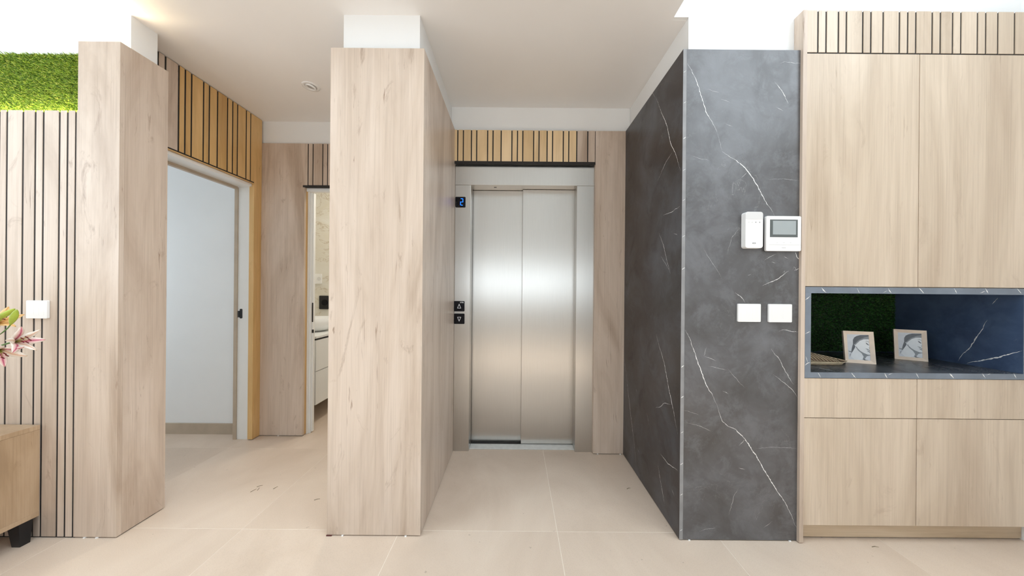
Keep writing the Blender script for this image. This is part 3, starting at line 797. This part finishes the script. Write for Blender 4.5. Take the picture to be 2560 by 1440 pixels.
fb = box('niche_edge', 'nicheedge', fx0, cx1, YC - .001 - e, YC - .0011, z_n3, z_n2, cab)
fl_ = box('niche_edge', 'nicheedge', fx0, nx0, YC - .001 - e, YC - .0011, z_n2, z_n1, cab)
fr_ = box('niche_edge', 'nicheedge', nx1, cx1, YC - .001 - e, YC - .0011, z_n2, z_n1, cab)
AN = lambda u, v: (1980 + u / 4.414, 680 + v / 4.414)
ye = YC - .001 - e
nf = lambda pts, wd=1.0: ([P(*AN(u, v), ye) for u, v in pts], wd)
veins('vein', [nf([(325, 172), (345, 200), (380, 232)], 2), nf([(715, 175), (745, 234)], 1.3), nf([(1060, 175), (1070, 200), (1095, 235)], 1.6), nf([(1000, 232), (1050, 205)], 1),
      nf([(1400, 175), (1455, 235)], 2), nf([(1785, 175), (1820, 238)], 1.4), nf([(2130, 177), (2165, 238)], 1.8), nf([(2070, 235), (2130, 210)], 1), nf([(2480, 178), (2530, 238)], 2)], (0, -1, 0), ft, .0026, 21, .001)
veins('vein', [nf([(285, 1110), (320, 1170)], 1.2), nf([(655, 1113), (705, 1172)], 1.8), nf([(1020, 1113), (1050, 1172)], 1.6), nf([(1060, 1135), (1110, 1115)], 1),
      nf([(1365, 1113), (1400, 1172)], 1.3), nf([(1735, 1116), (1785, 1173)], 2), nf([(2095, 1116), (2135, 1173)], 1.8), nf([(2140, 1140), (2190, 1120)], 1), nf([(2445, 1118), (2475, 1172)], 1.4)], (0, -1, 0), fb, .0026, 22, .001)
veins('vein', [nf([(141, 310), (170, 290), (200, 265)], 2), nf([(141, 685), (200, 655)], 1.4), nf([(141, 1030), (170, 1005), (200, 995)], 1.8), nf([(150, 930), (175, 1000)], 1)], (0, -1, 0), fl_, .0026, 23, .001)
ns = lambda pts, wd=1.0: ([PX(*AN(u, v), nx1) for u, v in pts], wd)
veins('vein', [ns([(1930, 1008), (2000, 992), (2100, 975), (2280, 940), (2400, 905), (2540, 870)], 3.0), ns([(1830, 985), (1880, 910), (1960, 840), (2040, 720), (2110, 610), (2155, 525)], 2.2),
      ns([(2210, 355), (2275, 285)], 1.4)], (-1, 0, 0), nr_, .0019, 24, .003)
nz = lambda pts, wd=1.0: ([PZ(*AN(u, v), z_n2) for u, v in pts], wd)
veins('vein', [nz([(220, 1045), (330, 1065), (500, 1102)], 1.0), nz([(1560, 1030), (1800, 1062), (2050, 1100)], .8), nz([(600, 1060), (760, 1082)], .6)], (0, 0, 1), nb_, .004, 25, .003)
grass('niche_turf', 'grassdark', 'turfbackdark', nx0 + .004, nx1 - .004, NB - .009, z_n2 + .006, z_n1 - .004, 20000, .011, 5, '', parent=cab)

# ---- photo frames in the niche
def photo_frame(bl, br, label):
    base = (bl + br) / 2
    t = thing('photo_frame', base, label, 'photo frame', 'photo frames in the niche')
    ux = (br - bl); W = ux.length; ux.normalize()
    nr = Vector((ux.y, -ux.x, 0)).normalized()          # towards the viewer
    lean = math.radians(7.5); Hh = .176
    uz = (UZ * math.cos(lean) - nr * math.sin(lean)).normalized(); nn = ux.cross(uz).normalized()
    if nn.dot(nr) < 0: nn = -nn
    o = base
    def L(a, b, c): return o + ux * a + uz * b + nn * c
    bw = .018; D = .014
    for (a0, a1, b0, b1, side_) in ((-W/2, W/2, 0, bw, 'b'), (-W/2, W/2, Hh - bw, Hh, 't'), (-W/2, -W/2 + bw, 0, Hh, 'l'), (W/2 - bw, W/2, 0, Hh, 'r')):
        if side_ == 'b': q = [(-W/2, 0), (W/2, 0), (W/2 - bw, bw), (-W/2 + bw, bw)]
        if side_ == 't': q = [(-W/2, Hh), (W/2, Hh), (W/2 - bw, Hh - bw), (-W/2 + bw, Hh - bw)]
        if side_ == 'l': q = [(-W/2, 0), (-W/2, Hh), (-W/2 + bw, Hh - bw), (-W/2 + bw, bw)]
        if side_ == 'r': q = [(W/2, 0), (W/2, Hh), (W/2 - bw, Hh - bw), (W/2 - bw, bw)]
        vs = [L(a, b, 0 if k < 2 else -.007) for k, (a, b) in enumerate(q)] + [L(a, b, -D) for a, b in q]
        MB().add(vs, [(0, 1, 2, 3), (4, 5, 6, 7), (0, 1, 5, 4), (1, 2, 6, 5), (2, 3, 7, 6), (3, 0, 4, 7)]).build('frame_rail', 'framewood', t)
    pw, ph = W - 2 * bw, Hh - 2 * bw
    def Q(u, v, c): return L(-pw / 2 + u * pw, bw + ph * (1 - v), c)
    pr = MB()
    pr.add([Q(0, 0, -.0080), Q(1, 0, -.0080), Q(1, 1, -.0080), Q(0, 1, -.0080), Q(0, 0, -.0125), Q(1, 0, -.0125), Q(1, 1, -.0125), Q(0, 1, -.0125)],
           [(0, 1, 2, 3), (4, 5, 6, 7), (0, 1, 5, 4), (1, 2, 6, 5), (2, 3, 7, 6), (3, 0, 4, 7)], 0)
    lay = [0]
    def poly(pts, mi):
        lay[0] += 1
        pr.add([Q(u, v, -.0080 + .00005 * lay[0]) for u, v in pts], [tuple(range(len(pts)))], mi)
    poly([(.42, .36), (.55, .25), (.75, .17), (1, .13), (1, .78), (.85, .78), (.66, .70), (.48, .58), (.40, .46)], 1)      # face
    poly([(.30, .56), (.42, .55), (.58, .70), (.72, .78), (.66, .94), (.5, 1), (.28, 1), (.12, .88)], 1)                   # neck
    poly([(.26, .36), (.27, .22), (.34, .12), (.46, .06), (.62, .02), (1, .0), (1, .10), (.80, .12), (.55, .22), (.40, .34), (.30, .42), (.26, .44)], 3)
    poly([(.33, .40), (.46, .28), (.62, .18), (.82, .10), (1, .06), (1, .17), (.76, .18), (.58, .25), (.44, .36), (.36, .42)], 2)
    poly([(.25, .40), (.33, .42), (.36, .48), (.30, .58), (.22, .68), (.14, .76), (.17, .62), (.21, .50)], 3)
    poly([(.20, .66), (.14, .72), (.05, .70), (.02, .66), (.10, .67)], 2)
    poly([(.14, .74), (.10, .84), (.05, .92), (.08, .80)], 2)
    poly([(.36, .42), (.44, .40), (.46, .45), (.40, .47)], 1)                                                                # ear
    poly([(.41, .47), (.45, .54), (.56, .64), (.70, .71), (.88, .77), (1, .78), (1, .80), (.84, .84), (.74, .96), (.64, .99), (.70, .86), (.62, .74), (.46, .62), (.39, .52)], 2)
    poly([(.66, .93), (.80, .98), (.92, 1), (.70, 1)], 3)
    poly([(.84, .30), (.90, .33), (.98, .39), (.95, .41), (.87, .36)], 3)                                                    # closed eye
    poly([(.80, .25), (.92, .24), (1, .28), (1, .295), (.92, .26)], 2)                                                       # brow
    poly([(.80, .535), (.90, .55), (1, .60), (1, .63), (.92, .60)], 2)
    poly([(.86, .60), (.94, .64), (1, .66), (1, .69), (.92, .66)], 3)                                                        # lips
    poly([(.94, .51), (1, .50), (1, .53)], 2)
    pr.build('photo_print', None, t, mats=['ph0', 'ph1', 'ph2', 'ph3'], fix=False)
    MB().prism([L(-.02, .0, -.060), L(.02, .0, -.060), L(.02, .10, -D - .0005), L(-.02, .10, -D - .0005)], -nn * .003).build('easel_back', 'framewood', t)
M['ph0'] = plain('photo_pale_grey', (0.72, 0.76, 0.82), 0.35, vary=0.04, scale=30)
M['ph1'] = plain('photo_white', (0.84, 0.88, 0.92), 0.35, vary=0.03, scale=30)
M['ph2'] = plain('photo_mid_grey', (0.27, 0.30, 0.33), 0.35, vary=0.08, scale=40)
M['ph3'] = plain('photo_dark_grey', (0.12, 0.135, 0.16), 0.35, vary=0.1, scale=40)
photo_frame(PZ(2114, 906, z_n2), PZ(2191, 911, z_n2), 'pale wood photo frame standing nearer the woven tray')
photo_frame(PZ(2237, 897, z_n2), PZ(2321, 904.5, z_n2), 'pale wood photo frame standing deeper in the niche, farther from the tray')

# ---- woven tray: leaf shape with a high back rim and a pointed end
tray = thing('woven_tray', (1.62, 1.76, z_n2), 'pale woven rattan tray with a pointed end beside the photo frames', 'tray')
n = 26
rimf, rimb, bf, bbk = [], [], [], []
for k in range(n + 1):
    q = k / n                                  # 0 hidden left end, 1 tip
    x = 1.447 + q * (1.815 - 1.447)
    yf = 1.668 + (.045 * ((q - .70) / .30) ** 2 if q > .70 else 0) + (.05 * ((.15 - q) / .15) ** 2 if q < .15 else 0)
    sb = 1 - q
    yb = 1.713 + .235 * sb ** .92 - (.05 * ((.12 - q) / .12) ** 2 if q < .12 else 0)
    zf = z_n2 + .0165 - .004 * sb; zb = z_n2 + .0165 + .085 * min(sb, .42) + .01 * max(0, sb - .42)
    rimf.append(Vector((x, yf, zf))); rimb.append(Vector((x, max(yb, yf + .0005), zb)))
    qi = min(q, .86); xb = 1.447 + .012 + (qi * (1.815 - 1.447)) * .985
    fb_ = yf + .012 + .03 * max(0, q - .86); bb_ = max(fb_ + .001, yb - .045 * min(1, sb * 2.2) - .012)
    bf.append(Vector((xb, min(fb_, 1.71), z_n2 + .0012))); bbk.append(Vector((xb, max(bb_, min(fb_, 1.71) + .001), z_n2 + .0012)))
mb = MB(); vs = bf + bbk; fs = [(k, k + 1, n + 2 + k, n + 1 + k) for k in range(n)]
mb.add(vs, fs); mb.add([p + Vector((0, 0, .002)) for p in vs], [f[::-1] for f in fs]); mb.build('base', 'rattandark', tray, fix=False)
MB().add(bf + rimf, fs).build('front_wall', 'rattan', tray, fix=False)
MB().add(bbk + rimb, fs).build('back_wall', 'rattandark', tray, fix=False)
MB().tube(rimf, .0024, 6).build('rim', 'rattan', tray, smooth=True)
MB().tube(rimb, .0024, 6).build('rim', 'rattan', tray, smooth=True)
for k in range(1, n - 1):
    u_ = Vector((0, 0, .0035))
    MB().tube([rimb[k], bbk[min(k + 1, n)].lerp(rimb[min(k + 1, n)], .45) + Vector((.003, -.002, 0)), bbk[min(k + 1, n)] + u_ + Vector((.004, 0, 0)), bf[min(k + 2, n)] + u_], .0030, 5).build('strand', 'rattan', tray, smooth=True)

# ================================================================== WALL DEVICES ON THE MARBLE
def plate(px0, px1, py0, py1, Yw, depth, label, group=None):
    a, b = P(px0, py1, Yw - depth), P(px1, py0, Yw - depth)
    t = thing('switch_plate', ((a.x + b.x) / 2, Yw, a.z), label, 'switch', group)
    cc = Vector(((a.x + b.x) / 2, Yw - depth, (a.z + b.z) / 2)); W, Hh = b.x - a.x, b.z - a.z
    MB().prism(rrect(cc, UX, UZ, W, Hh, .004), (0, depth - .0003, 0)).build('cover_plate', 'plastic', t, bevel=.0006, seg=1)
    kw = W * .72 / 3
    for i in (-1, 0, 1):
        k = cc + UX * (i * kw) + Vector((0, -.0003, 0))
        MB().prism(rrect(k, UX, UZ, kw - .0012, Hh * .62, .0015, 2), (0, .0003, 0)).build('rocker', 'plastic', t)
plate(1845.3, 1902.5, 760, 804.5, YM, .010, 'white switch plate on the grey marble, the one farther from the cabinet')
plate(1922.3, 1980.5, 760.7, 805.5, YM, .010, 'white switch plate on the grey marble, the one next to the oak cabinet')
plate(64.5, 117.5, 751.5, 796, YL, .010, 'white switch plate on the wooden slats above the console')

# alarm box
DA = .030
a, b = P(1863.5, 620, YM - DA), P(1908, 529.5, YM - DA)
t = thing('alarm_keypad', ((a.x + b.x) / 2, YM, a.z), 'tall white alarm control box with a grey top band on the marble', 'alarm box')
cc = Vector(((a.x + b.x) / 2, YM - DA, (a.z + b.z) / 2)); W, Hh = b.x - a.x, b.z - a.z
MB().prism(rrect(cc, UX, UZ, W, Hh, .012, 6), (0, DA - .0005, 0)).build('housing', 'plastic', t, bevel=.001, seg=2)
pts = rrect(cc + Vector((0, -.0008, 0)), UX, UZ, W - .002, Hh - .002, .0115, 6)
ztop = cc.z + Hh / 2 - Hh * .205
band = [p for p in pts if p.z > ztop]
band = [Vector((cc.x + W/2 - .001, cc.y - .0008, ztop))] + band + [Vector((cc.x - W/2 + .001, cc.y - .0008, ztop))]
MB().prism(band, (0, .001, 0)).build('speaker_band', 'greyplastic', t)
for k, fx in enumerate((-.32, -.12, .08, .30)):
    c = cc + Vector((fx * W, -.0009, Hh * .21))
    MB().prism(rrect(c, UX, UZ, .0045 if k > 1 else .006, .0055, .0014, 2), (0, .0006, 0)).build('status_icon', 'mark' if k > 1 else 'greyplastic', t)
c = cc + Vector((-.01 * W, -.0009, -Hh * .365))
b_ = MB(); b_.prism(rrect(c, UX, UZ, .017, .0056, .0027, 4), (0, .0006, 0)); b_ = b_.build('badge', 'mark', t)
MB().prism(rrect(c + Vector((0, -.0003, 0)), UX, UZ, .009, .0022, .0008, 2), (0, .0003, 0)).build('badge_print', 'greyplastic', b_)
c = cc + Vector((0, -.0009, -Hh * .30))
MB().lathe([(.0042, -.0002), (.0036, -.0002)], (0, 0, 0), 20)
ring = MB()
for k in range(20):
    a0, a1 = 2 * math.pi * k / 20, 2 * math.pi * (k + 1) / 20
    ring.add([c + UX * r * math.cos(an) + UZ * r * math.sin(an) for r, an in ((.0042, a0), (.0042, a1), (.0036, a1), (.0036, a0))], [(0, 1, 2, 3)])
ring.build('touch_ring', 'greyplastic', t, fix=False)

# video intercom
DI = .022
a, b = P(1915.2, 627.3, YM - DI), P(2003.3, 540.5, YM - DI)
t = thing('video_intercom', ((a.x + b.x) / 2, YM, a.z), 'square white video intercom with a dark screen beside the oak cabinet', 'intercom')
cc = Vector(((a.x + b.x) / 2, YM - DI, (a.z + b.z) / 2)); W, Hh = b.x - a.x, b.z - a.z
MB().prism(rrect(cc, UX, UZ, W, Hh, .007, 6), (0, .012, 0)).build('housing', 'plastic', t, bevel=.001, seg=2)
MB().prism(rrect(cc + Vector((-.004, .0121, 0)), UX, UZ, W - .03, Hh - .012, .004, 3), (0, DI - .0125, 0)).build('back_box', 'plastic', t)
SI = lambda u, v: P(1840 + u / 12, 520 + v / 12, YM - DI - .0006)
def flat(name, mat, u0, v0, u1, v1, dy, par, th=.0006):
    p, q = SI(u0, v1), SI(u1, v0)
    return box(name, mat, p.x, q.x, p.y - dy, p.y - dy + th, p.z, q.z, par)
scb = flat('screen_bezel', 'bezel', 1020, 350, 1855, 872, 0, t) if False else None
M['bezel'] = plain('grey_screen_bezel', (0.10, 0.115, 0.115), 0.12, vary=0.05)
M['screen'] = plain('grey_lcd', (0.36, 0.40, 0.41), 0.12, spec=0.6, vary=0.05)
scb = flat('screen_bezel', 'bezel', 1020, 350, 1855, 872, 0, t)
flat('lcd_panel', 'screen', 1105, 388, 1800, 795, .0004, scb)
for u, v, w_ in ((1238, 1040, 30), (1440, 1040, 55), (1640, 1040, 38)):
    flat('touch_icon', 'greyplastic', u - w_ / 2, v - 9, u + w_ / 2, v + 9, 0, t)
flat('seam', 'greyplastic', 1000, 1100, 1950, 1104, 0, t)
for k in range(6): flat('maker_print', 'mark', 1378 + k * 20, 1188, 1390 + k * 20, 1200, 0, t, .0004)
for v in (750, 830): flat('side_icon', 'greyplastic', 1900, v - 8, 1918, v + 8, 0, t)

# ================================================================== CONSOLE, VASE, LILIES (left edge)
ctz, cbz = .553, .112
ex = -2.298
con = thing('media_console', (-3.0, 1.30, 0), 'low oak media console on black legs against the slatted wall', 'console')
box('top', 'console', -3.65, ex, 1.08, YL - .006, ctz - .022, ctz, con, bevel=.0008, seg=1)
box('bottom', 'console', -3.65, ex, 1.08, YL - .006, cbz, cbz + .022, con, bevel=.0008, seg=1)
M['consideh'] = M['console']
box('side', 'console', ex - .022, ex - .001, 1.081, YL - .0062, cbz + .0225, ctz - .0225, con)
box('side', 'console', -3.649, -3.628, 1.081, YL - .0062, cbz + .0225, ctz - .0225, con)
box('back', 'console', -3.627, ex - .0225, YL - .02, YL - .0065, cbz + .0225, ctz - .0225, con)
for x0 in (-3.627, -3.185, -2.742): box('door', 'console', x0, x0 + .419, 1.083, 1.10, cbz + .024, ctz - .024, con)
for x, s in ((ex - .035, 1), (-3.58, -1)):
    for y in (1.115, 1.487):
        top = [(x - .032, y - .022), (x + .028, y - .022), (x + .028, y + .022), (x - .032, y + .022)]
        bot = [(x - .014, y - .022 + .006), (x + .024, y - .022 + .006), (x + .024, y + .022 - .006), (x - .014, y + .022 - .006)]
        if s < 0: top, bot = [(2 * x - a, b) for a, b in top], [(2 * x - a, b) for a, b in bot]
        MB().add([(a, b, 0) for a, b in bot] + [(a, b, cbz - .0005) for a, b in top], [(0, 1, 2, 3), (4, 5, 6, 7), (0, 1, 5, 4), (1, 2, 6, 5), (2, 3, 7, 6), (3, 0, 4, 7)]).build('leg', 'black', con)
VX, VY = -2.50, 1.30
vase = thing('vase', (VX, VY, ctz), 'white glazed vase on the oak console', 'vase')
MB().lathe([(.0, 0), (.05, 0), (.062, .03), (.066, .10), (.05, .19), (.036, .235), (.042, .26), (.036, .258), (.03, .235), (.04, .18), (.05, .09), (.0, .03)], (VX, VY, ctz), 36).build('body', 'vase', vase, smooth=True)

def petal(base, d, up, ln, wd, curl, mat, parent, cup=.35):
    d = d.normalized(); up = (up - d * up.dot(d)).normalized(); sdv = d.cross(up).normalized()
    nl, nw = 12, 6; mb = MB(); vs = []; uv = []
    for i in range(nl + 1):
        t = i / nl
        a = curl * t * t
        c = base + d * (ln * (t - .18 * abs(curl) * t ** 3)) + up * (ln * .55 * math.sin(a) * t)
        hw = wd * (math.sin(math.pi * min(1, t * .93 + .05)) ** .8)
        for j in range(nw + 1):
            s = j / nw * 2 - 1
            vs.append(c + sdv * (hw * s) + up * (hw * cup * s * s - .02 * hw * (1 - abs(s)))
                      + up * (.0012 * math.sin(t * 23 + s * 5)))
            uv.append((j / nw, t))
    fs = [(i * (nw + 1) + j, i * (nw + 1) + j + 1, (i + 1) * (nw + 1) + j + 1, (i + 1) * (nw + 1) + j) for i in range(nl) for j in range(nw)]
    mb.add(vs, fs); mb.uv = uv
    o = mb.build('petal', mat, parent, smooth=True, fix=False)
    m = o.modifiers.new('thickness', 'SOLIDIFY'); m.thickness = .0012
    return o
def lily(head, d, mats, size, label, seed, nstam=5, spread=.55):
    rnd = random.Random(seed); d = Vector(d).normalized()
    t = thing('lily', head, label, 'flower', 'lilies in the vase')
    a = d.orthogonal().normalized(); b = d.cross(a)
    start = Vector((VX + rnd.uniform(-.012, .012), VY + rnd.uniform(-.012, .012), ctz + .06))
    pts = []
    mid = Vector((VX + .03, VY, ctz + .30)); h0 = head - d * .07
    for k in range(15):
        s = k / 14
        pts.append(start * (1 - s) ** 3 + mid * 3 * s * (1 - s) ** 2 + h0 * 3 * s * s * (1 - s) + head * s ** 3)
    MB().tube(pts, .0026, 7, r1=.0034).build('stem', 'stem', t, smooth=True)
    for k in range(6):
        an = k * math.pi / 3 + rnd.uniform(-.15, .15)
        rad = a * math.cos(an) + b * math.sin(an)
        sp = spread * rnd.uniform(.8, 1.2) * (1.0 if k % 2 else .85)
        petal(head + rad * .003, d + rad * sp, rad, size * rnd.uniform(.9, 1.05), size * (.17 if k % 2 else .13), rnd.uniform(.5, 1.1), mats[k % len(mats)], t)
    for k in range(nstam):
        an = k * 2 * math.pi / nstam + .4
        rad = a * math.cos(an) + b * math.sin(an)
        e = head + d * size * .62 + rad * size * .13
        MB().tube([head, head + d * size * .35 + rad * size * .04, e], .0009, 5).build('filament', 'bud', t, smooth=True)
        MB().tube([e - b * .006, e + b * .001, e + b * .006], .0020, 6).build('anther', 'anther', t, smooth=True)
    return t
YFw = 1.38
lily(P(30, 856, YFw), (1.0, .05, .20), ['petalwhite', 'petalpink'], .092, 'white lily with magenta stripes pointing right towards the switch plate', 3, spread=.38)
lily(P(0, 872, YFw - .03), (.75, -.35, -.45), ['petalpink', 'petalwhite'], .085, 'cream lily with red anthers drooping below the others', 8, spread=.6)
lily(P(-8, 812, YFw + .05), (.55, -.2, .5), ['petalorange', 'petalorange'], .088, 'amber coloured lily behind the green buds', 5, spread=.55)
def bud(p0, p1, r, label):
    t = thing('lily_bud', p0, label, 'flower bud', 'lily buds in the vase')
    pts = [p0.lerp(p1, k / 12) for k in range(13)]
    mb = MB(); ax = (p1 - p0).normalized(); a = ax.orthogonal().normalized(); b = ax.cross(a); vs = []; fs = []
    for k, p in enumerate(pts):
        s = k / 12; rr = max(.0008, r * math.sin(math.pi * (s * .93 + .05)) ** .7 * (.75 + .35 * s))
        for j in range(18):
            an = 2 * math.pi * j / 18
            q = rr * (1 - .10 * abs(math.sin(1.5 * an)))
            vs.append(p + (a * math.cos(an) + b * math.sin(an)) * q)
    for k in range(12):
        for j in range(18): fs.append((k * 18 + j, k * 18 + (j + 1) % 18, (k + 1) * 18 + (j + 1) % 18, (k + 1) * 18 + j))
    fs += [tuple(range(18)), tuple(12 * 18 + j for j in range(18))]
    mb.add(vs, fs).build('bud', 'bud', t, smooth=True)
    st = Vector((VX + .01, VY + .008, ctz + .06)); mid = Vector((VX + .04, VY, ctz + .28))
    MB().tube([st * (1 - s) ** 3 + mid * 3 * s * (1 - s) ** 2 + (p0 - ax * .05) * 3 * s * s * (1 - s) + p0 * s ** 3 for s in [k / 12 for k in range(13)]], .0022, 6).build('stem', 'stem', t, smooth=True)
bud(P(-16, 802, YFw), P(37, 772, YFw), .0125, 'slim green lily bud lying above the pink lily')
bud(P(26, 812, YFw - .02), P(42, 774, YFw - .02), .0125, 'short upright green lily bud next to the slats')

# ---- a few dry grass clippings lying on the tiles
for a_, b_, lb in (((626, 1230), (641, 1222), 'dry grass clipping lying lowest in the small corridor floor cluster'),
                   ((642, 1217), (657, 1213), 'dry grass clipping lying highest in the small corridor floor cluster'),
                   ((643, 1226), (648, 1219), 'shortest dry grass clipping in the middle of the corridor floor cluster'),
                   ((683, 1222), (695, 1216), 'single dry grass clipping just right of the corridor floor cluster'),
                   ((785, 1250), (800, 1247), 'dry grass clipping on the floor beside the central wood pier'),
                   ((1567, 1222), (1576, 1220), 'tiny dry clipping on the lobby floor beside the dark marble'),
                   ((2180, 1367), (2197, 1368), 'tiny dry clipping on the floor in front of the oak cabinet')):
    p, q = PZ(*a_, .0015), PZ(*b_, .0015)
    m_ = (p + q) / 2 + Vector((.002, .004, .0008))
    o = MB().tube([p, m_, q], .0012, 6, r1=.0006).build('grass_clipping', 'clipping', smooth=True)
    tag(o, lb, 'grass clipping', 'grass clippings on the floor')
